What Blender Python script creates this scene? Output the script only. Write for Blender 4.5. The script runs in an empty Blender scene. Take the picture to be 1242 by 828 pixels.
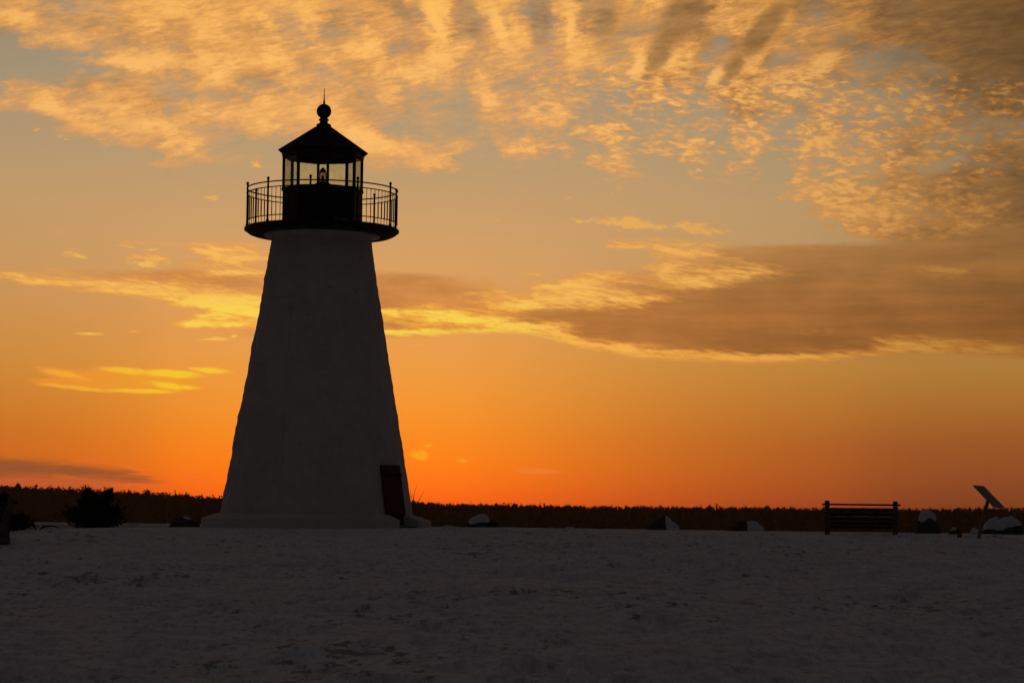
import bpy, math, random
import numpy as np
from mathutils import Vector, noise, Matrix

rnd = random.Random(11)
R = math.radians
scene = bpy.context.scene
COL = scene.collection

# ------------------------------------------------------------------ camera model
F_PX, CX, CY = 2970.0, 621.0, 414.0
PITCH, ROLL = 4.275, 0.70
EYE = Vector((0, 0, 1.65))
_f = Vector((0, math.cos(R(PITCH)), math.sin(R(PITCH))))
_u = Vector((0, -math.sin(R(PITCH)), math.cos(R(PITCH))))
_r = Vector((1, 0, 0))
CAM_R = _r * math.cos(R(ROLL)) + _u * math.sin(R(ROLL))
CAM_U = -_r * math.sin(R(ROLL)) + _u * math.cos(R(ROLL))


def ray(px, py):
    return (_f + CAM_R * ((px - CX) / F_PX) + CAM_U * ((CY - py) / F_PX)).normalized()


def at(px, py, d):
    """point on the photo's line of sight at ground distance d (world Y)"""
    v = ray(px, py)
    return EYE + v * (d / v.y)


def azel(px, py):
    v = ray(px, py)
    return math.degrees(math.atan2(v.x, v.y)), math.degrees(math.asin(v.z))


cam = bpy.data.cameras.new("camera")
cam.sensor_width = 36.0
cam.lens = F_PX / 1242.0 * 36.0
cam.clip_start = 0.5
cam.clip_end = 20000
camo = bpy.data.objects.new("camera", cam)
COL.objects.link(camo)
camo.matrix_world = Matrix((
    (CAM_R.x, CAM_U.x, -_f.x, EYE.x),
    (CAM_R.y, CAM_U.y, -_f.y, EYE.y),
    (CAM_R.z, CAM_U.z, -_f.z, EYE.z),
    (0, 0, 0, 1)))
scene.camera = camo


# ------------------------------------------------------------------ node helpers
def lin(c):
    out = []
    for v in c[:3]:
        v = v / 255.0
        out.append(v / 12.92 if v <= 0.04045 else ((v + 0.055) / 1.055) ** 2.4)
    return tuple(out) + (1.0,)


class NT:
    """small expression builder on a node tree"""

    def __init__(self, tree):
        self.t = tree

    def new(self, kind, **kw):
        n = self.t.nodes.new(kind)
        for k, v in kw.items():
            setattr(n, k, v)
        return n

    def put(self, sock, v):
        if isinstance(v, E):
            self.t.links.new(v.s, sock)
        elif hasattr(v, "is_output"):
            self.t.links.new(v, sock)
        else:
            sock.default_value = v

    def math(self, op, *a, clamp=False):
        n = self.new("ShaderNodeMath", operation=op)
        n.use_clamp = clamp
        for i, v in enumerate(a):
            self.put(n.inputs[i], v)
        return E(self, n.outputs[0])

    def vec(self, x, y, z=0.0):
        n = self.new("ShaderNodeCombineXYZ")
        self.put(n.inputs[0], x)
        self.put(n.inputs[1], y)
        self.put(n.inputs[2], z)
        return E(self, n.outputs[0])

    def noise(self, v, scale=1.0, detail=3.0, rough=0.5, lac=2.0, dist=0.0):
        n = self.new("ShaderNodeTexNoise")
        self.put(n.inputs["Vector"], v)
        n.inputs["Scale"].default_value = scale
        n.inputs["Detail"].default_value = detail
        n.inputs["Roughness"].default_value = rough
        n.inputs["Lacunarity"].default_value = lac
        n.inputs["Distortion"].default_value = dist
        return E(self, n.outputs[0])

    def smooth(self, v, a, b, lo=0.0, hi=1.0, lin_=False):
        n = self.new("ShaderNodeMapRange", interpolation_type="LINEAR" if lin_ else "SMOOTHSTEP")
        n.clamp = False          # smoothstep limits itself; ramps and curves clamp their own input
        self.put(n.inputs[0], v)
        for i, q in enumerate((a, b, lo, hi)):
            self.put(n.inputs[i + 1], q)
        return E(self, n.outputs[0])

    def mix(self, f, a, b):
        n = self.new("ShaderNodeMix", data_type="RGBA")
        n.clamp_factor = True
        self.put(n.inputs[0], f)
        self.put(n.inputs[6], a)
        self.put(n.inputs[7], b)
        return E(self, n.outputs[2])

    def scale(self, c, f):
        n = self.new("ShaderNodeVectorMath", operation="SCALE")
        self.put(n.inputs[0], c)
        self.put(n.inputs["Scale"], f)
        return E(self, n.outputs[0])

    def addc(self, a, b):
        n = self.new("ShaderNodeVectorMath", operation="ADD")
        self.put(n.inputs[0], a)
        self.put(n.inputs[1], b)
        return E(self, n.outputs[0])

    def ramp(self, v, stops, lo=0.0, hi=1.0):
        """stops: (value, sRGB) in the value's own units"""
        u = self.smooth(v, lo, hi, lin_=True)
        n = self.new("ShaderNodeValToRGB")
        self.put(n.inputs[0], u)
        el = n.color_ramp.elements
        stops = sorted(stops, key=lambda q: q[0])
        pos = [(p - lo) / (hi - lo) for p, c in stops]
        while len(el) < len(stops):
            el.new(0.5)
        for e, p, (q, c) in zip(el, pos, stops):
            e.position = min(max(p, 0), 1)
        for e, p, (q, c) in zip(n.color_ramp.elements, pos, stops):
            e.color = lin(c)
        return E(self, n.outputs[0])

    def curve(self, v, pts, lo, hi, vlo, vhi):
        """piecewise curve through pts (x, y)"""
        u = self.smooth(v, lo, hi, lin_=True)
        n = self.new("ShaderNodeFloatCurve")
        self.put(n.inputs["Value"], u)
        n.mapping.extend = "HORIZONTAL"
        c = n.mapping.curves[0]
        pts = sorted(pts)
        xy = [((x - lo) / (hi - lo), (y - vlo) / (vhi - vlo)) for x, y in pts]
        xy = [(min(max(a, 0), 1), min(max(b, 0), 1)) for a, b in xy]
        if xy[0][0] > 0:
            xy.insert(0, (0, xy[0][1]))
        if xy[-1][0] < 1:
            xy.append((1, xy[-1][1]))
        c.points[0].location = xy[0]
        c.points[1].location = xy[-1]
        for p in xy[1:-1]:
            c.points.new(*p)
        n.mapping.update()
        return E(self, n.outputs[0]) * (vhi - vlo) + vlo


class E:
    def __init__(self, nt, s):
        self.nt, self.s = nt, s

    def __add__(self, o): return self.nt.math("ADD", self, o)
    __radd__ = __add__
    def __mul__(self, o): return self.nt.math("MULTIPLY", self, o)
    __rmul__ = __mul__
    def __sub__(self, o): return self.nt.math("SUBTRACT", self, o)
    def __rsub__(self, o): return self.nt.math("SUBTRACT", o, self)
    def __truediv__(self, o): return self.nt.math("DIVIDE", self, o)
    def max(self, o): return self.nt.math("MAXIMUM", self, o)
    def min(self, o): return self.nt.math("MINIMUM", self, o)
    def abs(self): return self.nt.math("ABSOLUTE", self)
    def pow(self, p): return self.nt.math("POWER", self, p)
    def clamp(self): return self.max(0.0).min(1.0)


# ------------------------------------------------------------------ the sky
PPD = F_PX * math.pi / 180.0            # photo pixels per degree near the axis
SUN_AZ, _ = azel(505, 600)
SUN_EL = 0.12


def build_world():
    w = bpy.data.worlds.new("World")
    scene.world = w
    w.use_nodes = True
    t = w.node_tree
    t.nodes.clear()
    N = NT(t)
    tc = N.new("ShaderNodeTexCoord")
    sep = N.new("ShaderNodeSeparateXYZ")
    t.links.new(tc.outputs["Generated"], sep.inputs[0])
    dx, dy, dz = (E(N, sep.outputs[i]) for i in range(3))
    k = 180.0 / math.pi
    s = N.math("ARCTAN2", dx, dy) * k          # azimuth, degrees right of north
    e = N.math("ARCSINE", dz) * k              # elevation, degrees

    P = azel

    def stops(x, lst):
        return [(P(x, y)[1], c) for y, c in lst]

    # ---- clear sky: glow column over the sun, and a dimmer column away from it
    near = N.ramp(e, stops(505, [
        (636, (225, 78, 16)), (606, (247, 98, 18)), (585, (253, 112, 16)), (560, (254, 126, 18)), (530, (253, 138, 28)),
        (500, (251, 149, 44)), (470, (249, 156, 58)), (430, (243, 161, 74)), (380, (233, 162, 90)),
        (300, (215, 162, 104)), (240, (201, 159, 110)), (180, (185, 155, 115)),
        (100, (170, 150, 120)), (0, (158, 142, 118))]), 0, 14)
    far = N.ramp(e, stops(1180, [
        (645, (116, 52, 28)), (610, (132, 64, 33)), (580, (146, 74, 35)), (540, (157, 85, 38)), (500, (170, 106, 44)), (450, (178, 125, 55)),
        (400, (174, 130, 72)), (330, (168, 138, 92)), (250, (164, 142, 102)), (150, (146, 132, 106)),
        (60, (126, 114, 92)), (0, (110, 96, 74))]), 0, 14)
    ds = s - SUN_AZ
    side = N.curve(s, [(-40, 0.0), (-22, 0.15), (P(0, 500)[0], 0.44), (P(150, 500)[0], 0.66), (P(270, 500)[0], 0.94), (P(400, 500)[0], 1.0), (P(505, 500)[0], 1.0),
                       (P(600, 500)[0], 0.88), (P(700, 500)[0], 0.66), (P(850, 500)[0], 0.36), (P(1000, 500)[0], 0.17),
                       (P(1200, 500)[0], 0.0), (20, -0.0), (40, 0)], -40, 40, -0.2, 1.2).clamp()
    # higher up the glow is wider on the left
    wide = N.smooth(e, 3.0, 9.0)
    side_hi = N.curve(s, [(-40, 0.1), (P(0, 100)[0], 0.85), (P(300, 100)[0], 1.0), (P(600, 100)[0], 1.0), (P(850, 100)[0], 0.8),
                          (P(1050, 100)[0], 0.4), (P(1242, 100)[0], 0.0), (40, 0)], -40, 40, -0.2, 1.2).clamp()
    side = side + (side_hi - side) * wide
    near = N.scale(near, N.smooth(e, 4.0, 0.4, 1.0, 1.17))
    sky = N.mix(side, far, near)

    # ---- shared warped coordinates so that cloud edges come out ragged
    base = N.vec(s, e * 2.4, 0.0)
    w1 = N.noise(base, 1.3, 4, 0.55) - 0.5
    w2 = N.noise(N.vec(s, e * 2.4, 7.3), 1.3, 4, 0.55) - 0.5
    f1 = N.noise(N.vec(s, e * 2.6, 3.1), 4.5, 4, 0.6) - 0.5
    f2 = N.noise(N.vec(s, e * 2.6, 9.7), 4.5, 4, 0.6) - 0.5
    sw = s + w1 * 0.9 + f1 * 0.35
    ew = e + w2 * 0.34 + f2 * 0.13
    # fine long fibres (horizontal streaks in the low clouds)
    fib = N.noise(N.vec(s * 0.55 + w1 * 0.6, e * 5.5, 2.0), 2.4, 6, 0.62)
    fib2 = N.noise(N.vec(s * 1.1, e * 8.0 + s * 0.5, 5.0), 2.6, 5, 0.65)
    dash = N.noise(N.vec(s * 1.2 + w1 * 0.5, (e + s * 0.15) * 6.5 + w2 * 0.5, 11.0), 1.35, 6, 0.66)
    cells2 = N.noise(N.vec(s * 1.0 + w1 * 0.3, e * 2.4 + s * 0.15, 23.0), 4.6, 4, 0.6)
    cvec = N.vec(sw, ew, 0.0)
    cvec_big = N.vec(s + w1 * 2.4 + f1 * 0.8, e + w2 * 1.0 + f2 * 0.3, 0.0)
    cvec_soft = N.vec(s + f1 * 0.25, e + f2 * 0.08, 0.0)

    def blob(px, py, rx, ry, rot=0.0, amp=1.0, soft=False, inner=0.0):
        n = N.new("ShaderNodeMapping", vector_type="TEXTURE")
        N.put(n.inputs["Vector"], cvec_big if soft == 2 else cvec_soft if soft else cvec)
        a, b = P(px, py)
        n.inputs["Location"].default_value = (a, b, 0)
        n.inputs["Rotation"].default_value = (0, 0, R(-rot - ROLL))
        n.inputs["Scale"].default_value = (rx / PPD, ry / PPD, 1)
        l = N.new("ShaderNodeVectorMath", operation="LENGTH")
        t.links.new(n.outputs[0], l.inputs[0])
        return N.smooth(E(N, l.outputs["Value"]), 1.0, inner, 0.0, amp)

    def gate(m, x, a, b):
        """soft cloud edge of a noisy density x, only inside the mask m"""
        return N.smooth(x, a, b) * N.smooth(m, 0.0, 0.22)

    def blobs(lst, soft=False):
        acc = None
        for b in lst:
            v = blob(*b, soft=soft)
            acc = v if acc is None else acc.max(v)
        return acc

    def pxcurve(pts, coord=None):
        q = [P(x, y) for x, y in pts]
        return N.curve(coord or s, q, -16, 16, -1, 15)

    # ---- how strongly the clouds are lit: brightest near the sun, dim to the right
    lit = N.curve(s, [(P(-200, 300)[0], 0.8), (P(0, 300)[0], 0.95), (P(250, 300)[0], 1.0), (P(620, 300)[0], 1.0), (P(850, 300)[0], 0.93),
                      (P(1000, 300)[0], 0.8), (P(1120, 300)[0], 0.62), (P(1242, 300)[0], 0.46), (P(1500, 300)[0], 0.3)], -16, 16, 0, 1.2)
    bright = N.ramp(e, stops(500, [(590, (248, 112, 42)), (560, (252, 130, 40)), (520, (255, 165, 40)), (470, (255, 196, 52)), (455, (255, 206, 52)), (410, (255, 208, 84)),
                                  (380, (255, 204, 84)), (330, (253, 192, 92)), (270, (245, 180, 92)), (200, (247, 180, 92)), (100, (250, 180, 88)),
                                  (0, (246, 174, 80))]), 0, 14)
    bright = N.scale(bright, lit)
    shade = N.ramp(e, stops(700, [(600, (150, 70, 38)), (560, (150, 84, 46)), (440, (182, 116, 56)), (380, (190, 122, 62)), (330, (192, 130, 70)), (250, (186, 138, 82)),
                                 (150, (190, 138, 76)), (60, (172, 124, 68)), (0, (156, 112, 62))]), 0, 14)
    lit_sh = N.curve(s, [(P(0, 300)[0], 1.0), (P(480, 300)[0], 1.12), (P(700, 300)[0], 0.95), (P(900, 300)[0], 0.70), (P(1050, 300)[0], 0.60),
                         (P(1242, 300)[0], 0.46), (P(1500, 300)[0], 0.3)], -16, 16, 0, 1.2)
    shade = N.scale(shade, lit_sh)

    def shader(col):
        b = N.new("ShaderNodeBackground")
        N.put(b.inputs["Color"], col)
        return b.outputs[0]

    def over(bg, col, alpha):
        """one cloud layer in front of what lies behind it (kept as separate closures: one big colour graph is too deep for the renderer)"""
        b = shader(col)
        m = N.new("ShaderNodeMixShader")
        N.put(m.inputs[0], alpha)
        t.links.new(bg, m.inputs[1])
        t.links.new(b, m.inputs[2])
        return m.outputs[0]

    sky = shader(sky)

    # =============== upper altocumulus sheet ===============
    va, ve = P(690, 430)
    rs_, re_ = s - va, e - ve
    th = N.math("ARCTAN2", rs_, re_)                    # fan angle round the far end of the rolls
    rho = N.math("SQRT", rs_ * rs_ + re_ * re_ + 0.05)
    lrho = N.math("LOGARITHM", rho, math.e)
    wth = (N.noise(N.vec(s, e * 1.4, 21.0), 0.55, 3, 0.5) - 0.5)
    strokes = N.noise(N.vec(th * 9.0 + wth * 2.0 + w1 * 0.5, lrho * 4.6 + wth * 1.5, 8.0), 1.35, 7, 0.66)
    ripple = N.noise(N.vec(s * 1.25 + w1 * 0.5, e * 4.6 - s * 0.9 + w2 * 0.5, 17.0), 1.7, 7, 0.66)
    cells = N.noise(N.vec(s * 1.0 + w1 * 0.30, e * 2.5 + s * 0.18 + w2 * 0.5, 13.0), 2.6, 5, 0.62)
    patch = N.noise(N.vec(s, e * 1.7, 31.0), 0.8, 3, 0.5)
    # how thickly the sheet is lit (LIT) and how much unlit grey-brown cloud lies in it (DUN): rows of the sky from the top down,
    # one digit every 0.6 degrees of azimuth
    sx = (s + w1 * 1.1 + f1 * 0.45) * (1.0 - e * e * 1.523e-4)
    sy = e + w2 * 0.42 + f2 * 0.14 - sx * math.tan(R(ROLL))

    def rowmap(rows, dy, y0=0, sx=sx, sy=sy):
        acc = None
        for r, digits in enumerate(rows):
            if "....." in digits:                       # nothing seen there: run on from one side to the other
                a_, b_ = int(digits[9]), int(digits[15])
                digits = digits[:10] + "".join(str(round(a_ + (b_ - a_) * (q + 1) / 6)) for q in range(5)) + digits[15:]
            e0 = (636 - y0 - r * dy) / PPD
            wgt = N.smooth((sy - e0).abs(), 0.0, dy / PPD, 1.0, 0.0)
            if r == 0 and y0 == 0:
                wgt = wgt.max(N.smooth(sy, e0 - 0.01, e0 + 0.01))
            v = N.curve(sx, [((31 * i - 621) / PPD, int(ch) / 9.0) for i, ch in enumerate(digits)], -13, 13, -0.3, 1.3) * wgt
            acc = v if acc is None else acc + v
        return acc

    LIT = rowmap([
        "5767567675" "6775647847" "6373576365" "64643541110",
        "6644457876" "7785664937" "6383564276" "55544221100",
        "7864346486" "5774665847" "8484545375" "56663332122",
        "1578545666" "5777874775" "8677576635" "65434432110",
        "0014699987" "7747677856" "6677688648" "34743343210",
        "0003135587" "4777668867" "3554766558" "77644543221",
        "2664665464" "6766475559" "5575366566" "77664654543",
        "5597766577" "7777554535" "6873443445" "55756665454",
        "0026789854" "7668843424" "4538625547" "45866565445",
        "0000164952" "2246888572" "8652765848" "46867665554",
        "0000001653" "3113456831" "3223641434" "25666664444",
        "0000000000" "0000000000" "0010410323" "15675644433",
        "0000000010" "0000000000" "0000000001" "26887655421",
        "0000000000" "0000000000" "0000000000" "02588756741",
        "0000000000" "0000000000" "0000000000" "03457766541",
        "0000000000" "0000000000" "0000000000" "10024454420",
        "0000000000" "0000000000" "0000000000" "00000244310",
        "0000000000" "0000000000" "0000000000" "00000154100"], 20)
    DUN = rowmap([
        "5544566667" "6557676576" "5458646967" "78688789999",
        "5455666656" "6556655575" "5648757958" "65568889999",
        "0012345677" "7646754433" "3344358428" "33444678999",
        "0223456433" "4555433323" "1122123235" "44333445677",
        "0012344421" "2234321111" "1112201112" "11333334556",
        "0000011210" "0001122210" "0000000000" "01233445566",
        "0000000000" "0000000000" "0000000000" "01345667789",
        "0000000000" "0000000000" "0000000000" "00135677899",
        "0000000000" "0000000000" "0000000000" "00013688899"], 40)
    rightness = N.smooth(s, P(520, 200)[0], P(800, 200)[0]) * N.smooth(e, P(690, 60)[1], P(690, 110)[1])
    vary = N.smooth(N.noise(N.vec(s * 0.9, e * 1.6, 71.0), 1.1, 2, 0.5), 0.40, 0.60)      # some parts flocky, some smooth
    wisp = N.noise(N.vec(s * 1.1 + w1 * 1.2, e * 3.4 - s * 0.55 + w2 * 1.0, 37.0), 3.4, 6, 0.70)
    tex_l = strokes * 0.30 + ripple * 0.28 + wisp * 0.20 + patch * 0.22
    vor = N.new("ShaderNodeTexVoronoi", feature="F1")
    N.put(vor.inputs["Vector"], N.vec(s * 1.0 + w1 * 0.6 + f1 * 0.35, e * 2.9 + s * 0.20 + w2 * 1.2 + f2 * 0.8, 3.0))
    vor.inputs["Scale"].default_value = 2.7
    puff = 0.95 - E(N, vor.outputs["Distance"])
    tex_r = strokes * 0.08 + ripple * 0.16 + cells * 0.30 + cells2 * 0.28 + puff * 0.18
    tex = tex_l + (tex_r - tex_l) * rightness - 0.5
    dun_v = (N.noise(N.vec(s * 0.55, e * 2.6, 81.0), 1.0, 5, 0.6) - 0.5) * 1.5 + (ripple - 0.5) * 1.0 + (cells - 0.5) * 0.4
    d_a = N.smooth(DUN + tex * 1.6 + (patch - 0.5) * 1.2, 0.06, 0.78) * N.smooth(DUN, 0.02, 0.25)
    dun_c = N.ramp(s, [(P(0, 60)[0], (188, 142, 92)), (P(300, 60)[0], (192, 142, 86)), (P(520, 30)[0], (172, 132, 88)), (P(660, 30)[0], (164, 130, 92)), (P(745, 30)[0], (166, 124, 76)), (P(835, 30)[0], (152, 110, 64)),
                       (P(930, 30)[0], (142, 104, 60)), (P(1050, 30)[0], (138, 98, 55)), (P(1150, 30)[0], (124, 87, 47)), (P(1242, 30)[0], (104, 73, 37))], -12, 12)
    dun_l = N.ramp(s, [(P(0, 60)[0], (188, 142, 92)), (P(700, 200)[0], (180, 138, 90)), (P(950, 200)[0], (174, 130, 78)), (P(1050, 200)[0], (164, 118, 66)), (P(1150, 200)[0], (146, 101, 55)), (P(1242, 200)[0], (120, 83, 44))], -12, 12)
    dun_c = N.mix(N.smooth(e, P(1100, 120)[1], P(1100, 230)[1]), dun_c, dun_l)
    dun_c = N.scale(dun_c, 1.04 + dun_v)
    sky = over(sky, dun_c, d_a * 0.9)
    tt = LIT + tex * (2.2 + rightness * 1.6 * N.smooth(e, P(1100, 290)[1], P(1100, 200)[1], 0.25, 1.0) + vary * 1.2) * N.smooth(LIT, 0.0, 0.4)
    l_a = N.smooth(tt, 0.16, 0.98)
    mid_c = N.ramp(e, stops(500, [(340, (232, 156, 76)), (200, (239, 164, 88)), (0, (236, 160, 80))]), 0, 14)
    top_c = N.ramp(e, stops(500, [(340, (252, 182, 88)), (200, (254, 190, 108)), (100, (255, 192, 108)), (0, (255, 190, 98))]), 0, 14)
    col_a = N.scale(N.mix(N.smooth(tt, 0.50, 1.15), mid_c, top_c), lit)
    sky = over(sky, col_a, l_a * 0.95)
    belly = blobs([(572, 22, 46, 20, 66, 0.6), (655, 24, 58, 24, 88, 0.75), (735, 24, 62, 22, 100, 0.7), (828, 16, 76, 31, 120, 1.0), (800, 62, 50, 24, 120, 0.9),
                   (924, 40, 66, 23, 128, 0.95), (892, 80, 34, 18, 128, 0.75), (488, 16, 40, 16, 50, 0.5)], soft=True)
    sky = over(sky, dun_c, gate(belly, belly + (ripple - 0.5) * 0.8 + (strokes - 0.5) * 0.7 + (wisp - 0.5) * 0.4, 0.04, 0.70) * 0.92)
    flank = blobs([(527, 24, 52, 14, 58, 0.85), (604, 30, 50, 15, 66, 0.85), (692, 34, 60, 11, 91, 0.85), (774, 82, 28, 14, 118, 0.8), (868, 92, 26, 13, 128, 0.8)], soft=True)
    sky = over(sky, N.scale(top_c, lit), gate(flank, flank + (ripple - 0.5) * 0.9 + (strokes - 0.5) * 0.7, 0.05, 0.80) * 0.92)
    tan = N.mix(N.smooth(s, P(300, 60)[0], P(1000, 60)[0]), N.ramp(e, stops(500, [(300, (210, 160, 100)), (0, (188, 138, 82))]), 0, 14),
                N.ramp(e, stops(900, [(330, (186, 138, 78)), (0, (146, 110, 68))]), 0, 14))

    # =============== scattered altocumulus below the sheet ===============
    sc = blobs([(770, 271, 78, 13, 3, 1.0), (700, 268, 22, 5, 0, 0.7), (845, 276, 60, 14, 4, 0.9), (865, 300, 55, 9, 4, 0.6), (310, 202, 13, 7, 0, 0.8), (250, 240, 24, 6, 0, 0.55), (78, 165, 12, 6, 0, 0.6), (70, 283, 30, 5, 0, 0.3), (45, 156, 9, 5, 0, 0.35), (600, 267, 10, 4, 0, 0.4),
                (92, 307, 20, 6, 0, 0.65), (154, 301, 18, 4, 0, 0.75), (180, 303, 20, 4, -10, 0.8), (180, 318, 40, 8, -2, 0.8), (750, 233, 40, 6, 0, 0.35), (690, 240, 20, 5, 0, 0.3)])
    a_sc = N.smooth(sc * 0.42 + cells * 0.35 + cells2 * 0.75 + (puff - 0.5) * 0.35, 0.60, 0.95)
    sky = over(sky, N.mix(0.15, bright, tan), a_sc * N.smooth(sc, 0.02, 0.30))

    # =============== the low band: lit and broken left of the tower, a long brown bank right of it ===============
    bot = pxcurve([(-400, 395), (320, 398), (480, 409), (600, 404), (640, 406), (690, 419), (760, 433), (830, 437), (900, 441), (1000, 437), (1060, 432),
                   (1100, 429), (1180, 430), (1242, 434), (1500, 445)], s + f1 * 0.3)
    bx = (s + w1 * 0.6 + f1 * 0.5) * (1.0 - e * e * 1.523e-4)
    by = e + w2 * 0.10 + f2 * 0.09 - bx * math.tan(R(ROLL))
    LITB = rowmap([
        "0000000000" "....." "000000000" "4443311000" "0000000",
        "0000044365" "....." "000000000" "6775422000" "0000000",
        "0003000087" "....." "000000000" "0168300000" "0000000",
        "0000027138" "....." "000000000" "0144430000" "0000000",
        "0010012355" "....." "000000000" "0475453100" "0010000",
        "2023000258" "....." "010000506" "6375665200" "0055200",
        "7745344434" "....." "000031167" "5567753210" "0023000",
        "2687777643" "....." "000131788" "4347520000" "0000000",
        "0114788776" "....." "001354678" "7532000000" "0000000",
        "0000026899" "....." "111256777" "7741000000" "0000000",
        "0000000699" "....." "345238866" "5410000000" "0000000",
        "0000000049" "....." "788744211" "2000000000" "0000000",
        "0000000076" "....." "458985321" "0000000000" "0000000",
        "0000000698" "....." "344479762" "0000000000" "0000000",
        "0000000000" "....." "899888852" "0000002231" "0000000",
        "0000000000" "00244" "444334885" "2000000000" "2432210",
        "0000000000" "00000" "555555588" "8521000000" "3676642",
        "0000000000" "00000" "555555599" "8876532223" "5887776",
        "0000000000" "00000" "555555599" "9999999999" "7777776",
        "0000000000" "00000" "000000099" "9999999999" "9999999"], 8, 292, bx, by)
    DUNB = rowmap([
        "0000000000" "....." "000000000" "0000000000" "0135789",
        "0000000000" "....." "000000000" "0002678888" "8888999",
        "0000000234" "....." "000000000" "1257899999" "9999999",
        "0013467888" "....." "997431125" "6667899999" "9999999",
        "0000122456" "....." "999863344" "5789999999" "9999999",
        "0000000023" "....." "999876678" "9999999999" "9999999",
        "0000000000" "....." "887788999" "9999999999" "9999999",
        "0000000012" "....." "666667889" "9999999999" "9999999",
        "0000000000" "00000" "666666999" "9999999999" "9999999",
        "0000000000" "00000" "666666999" "9999999999" "9999999",
        "0000000000" "00000" "666666999" "9999999999" "9999999"], 16, 292, bx, by)
    inb = N.smooth(e + (fib - 0.5) * 0.16 + (dash - 0.5) * 0.10 - bot, -0.07, 0.13).max(N.smooth(s, P(345, 400)[0], P(325, 400)[0]))
    btex = (dash - 0.5) * 0.62 + (fib2 - 0.5) * 0.38
    lay = N.noise(N.vec(s * 0.22 + w1 * 0.2, e * 2.6 - s * 0.05, 61.0), 1.0, 5, 0.6) - 0.5
    upper_l = N.smooth(e + lay * 0.8, P(950, 352)[1], P(950, 322)[1])
    body = N.scale(shade, 1.03 + upper_l * 0.20 + (fib - 0.5) * 0.22 + lay * 0.85 + (patch - 0.5) * 0.55 + (dash - 0.5) * 0.18)
    body = N.mix(N.smooth(s, P(330, 350)[0], P(200, 350)[0]), body, lin((206, 134, 66)))
    sky = over(sky, body, N.smooth(DUNB + btex * 1.1 + lay * 0.9, 0.08, 0.95) * inb * N.smooth(DUNB, 0.0, 0.3) * 0.95)
    sky = over(sky, lin_col(N, (236, 150, 62)), N.smooth(e - bot, 0.50, 0.05) * inb * N.smooth(s, P(380, 420)[0], P(470, 420)[0]) * N.smooth(s, P(1300, 420)[0], P(800, 420)[0], 0.25, 0.55) * N.smooth(dash + lay, 0.3, 0.7))
    tb = LITB + btex * 2.3 * N.smooth(LITB, 0.0, 0.35)
    hot = N.smooth(e, P(500, 352)[1], P(500, 385)[1]) * N.smooth(s, P(720, 400)[0], P(560, 400)[0]) * N.smooth(s, P(120, 400)[0], P(260, 400)[0])
    lo_c = N.mix(hot, N.scale(N.ramp(e, stops(500, [(440, (240, 156, 66)), (380, (236, 160, 72)), (300, (232, 162, 82))]), 0, 14), lit), lin_col(N, (250, 176, 64)))
    hi_c = N.mix(hot, N.scale(N.ramp(e, stops(500, [(440, (254, 176, 76)), (380, (254, 196, 92)), (300, (252, 188, 94))]), 0, 14), lit), lin_col(N, (255, 218, 84)))
    sky = over(sky, N.mix(N.smooth(tb, 0.50, 1.05), lo_c, hi_c), N.smooth(tb, 0.16, 0.85) * inb * 0.96)

    # =============== small golden cloud low at left ===============
    body_d = blobs([(150, 461, 105, 19, 2, 1.0), (92, 457, 70, 13, 8, 0.9), (190, 462, 70, 18, 0, 1.0), (115, 467, 105, 12, 3, 1.0)], soft=True)
    sky = over(sky, N.mix(N.smooth(s, P(60, 460)[0], P(220, 460)[0]), lin_col(N, (240, 150, 52)), lin_col(N, (246, 162, 46))), gate(body_d, body_d + (fib - 0.5) * 0.4 + (dash - 0.5) * 0.6, 0.05, 0.55) * 0.95)
    dd = blobs([(72, 452, 50, 6, 9, 0.9), (150, 449, 56, 7, 3, 0.9), (208, 453, 66, 8, 1, 1.0), (100, 459, 30, 4, 8, 0.4), (90, 470, 76, 4.5, 4, 0.95), (170, 474, 60, 4.5, 0, 1.0), (205, 468, 34, 7, 8, 1.0), (228, 470, 24, 4, 0, 0.8), (255, 449, 40, 6, 2, 1.0), (185, 463, 30, 3, -4, 0.4)], soft=True)
    ddt = dd + (fib - 0.5) * 0.5 + (dash - 0.5) * 0.7
    a_d = gate(dd, ddt, 0.06, 0.80)
    warm = N.smooth(s, P(40, 460)[0], P(220, 460)[0])
    sky = over(sky, N.mix(warm, lin_col(N, (252, 170, 54)), lin_col(N, (255, 206, 46))), a_d * 0.92)
    ww = blobs([(108, 405, 30, 4, -2, 0.8), (163, 402, 12, 3, 0, 0.5), (262, 411, 32, 3.5, -3, 1.0), (284, 408, 6, 3, 0, 1.0), (508, 418, 18, 3, 0, 0.4)], soft=True)
    sky = over(sky, bright, gate(ww, ww + (fib - 0.5) * 0.5, 0.10, 0.95) * 0.75)

    # =============== low dusky streaks over the tree line ===============
    lo_m = blobs([(40, 584, 190, 12, 1, 1.0), (140, 582, 80, 9, 4, 0.8), (-80, 585, 150, 20, 0, 1.0)], soft=True)
    sky = over(sky, lin_col(N, (196, 92, 52)), gate(lo_m, lo_m + (fib - 0.5) * 0.8, 0.0, 0.8) * 0.75)
    lo_d = blobs([(0, 566, 200, 19, 1, 1.0), (90, 571, 150, 13, 3, 1.0), (-60, 566, 180, 22, 0, 1.0), (165, 581, 60, 8, 3, 0.7), (150, 571, 60, 6, 4, 0.6)], soft=True)
    sky = over(sky, lin_col(N, (140, 80, 48)), gate(lo_d, lo_d + (fib - 0.5) * 0.9 + (dash - 0.5) * 0.5, 0.05, 0.95) * 0.85)
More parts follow.
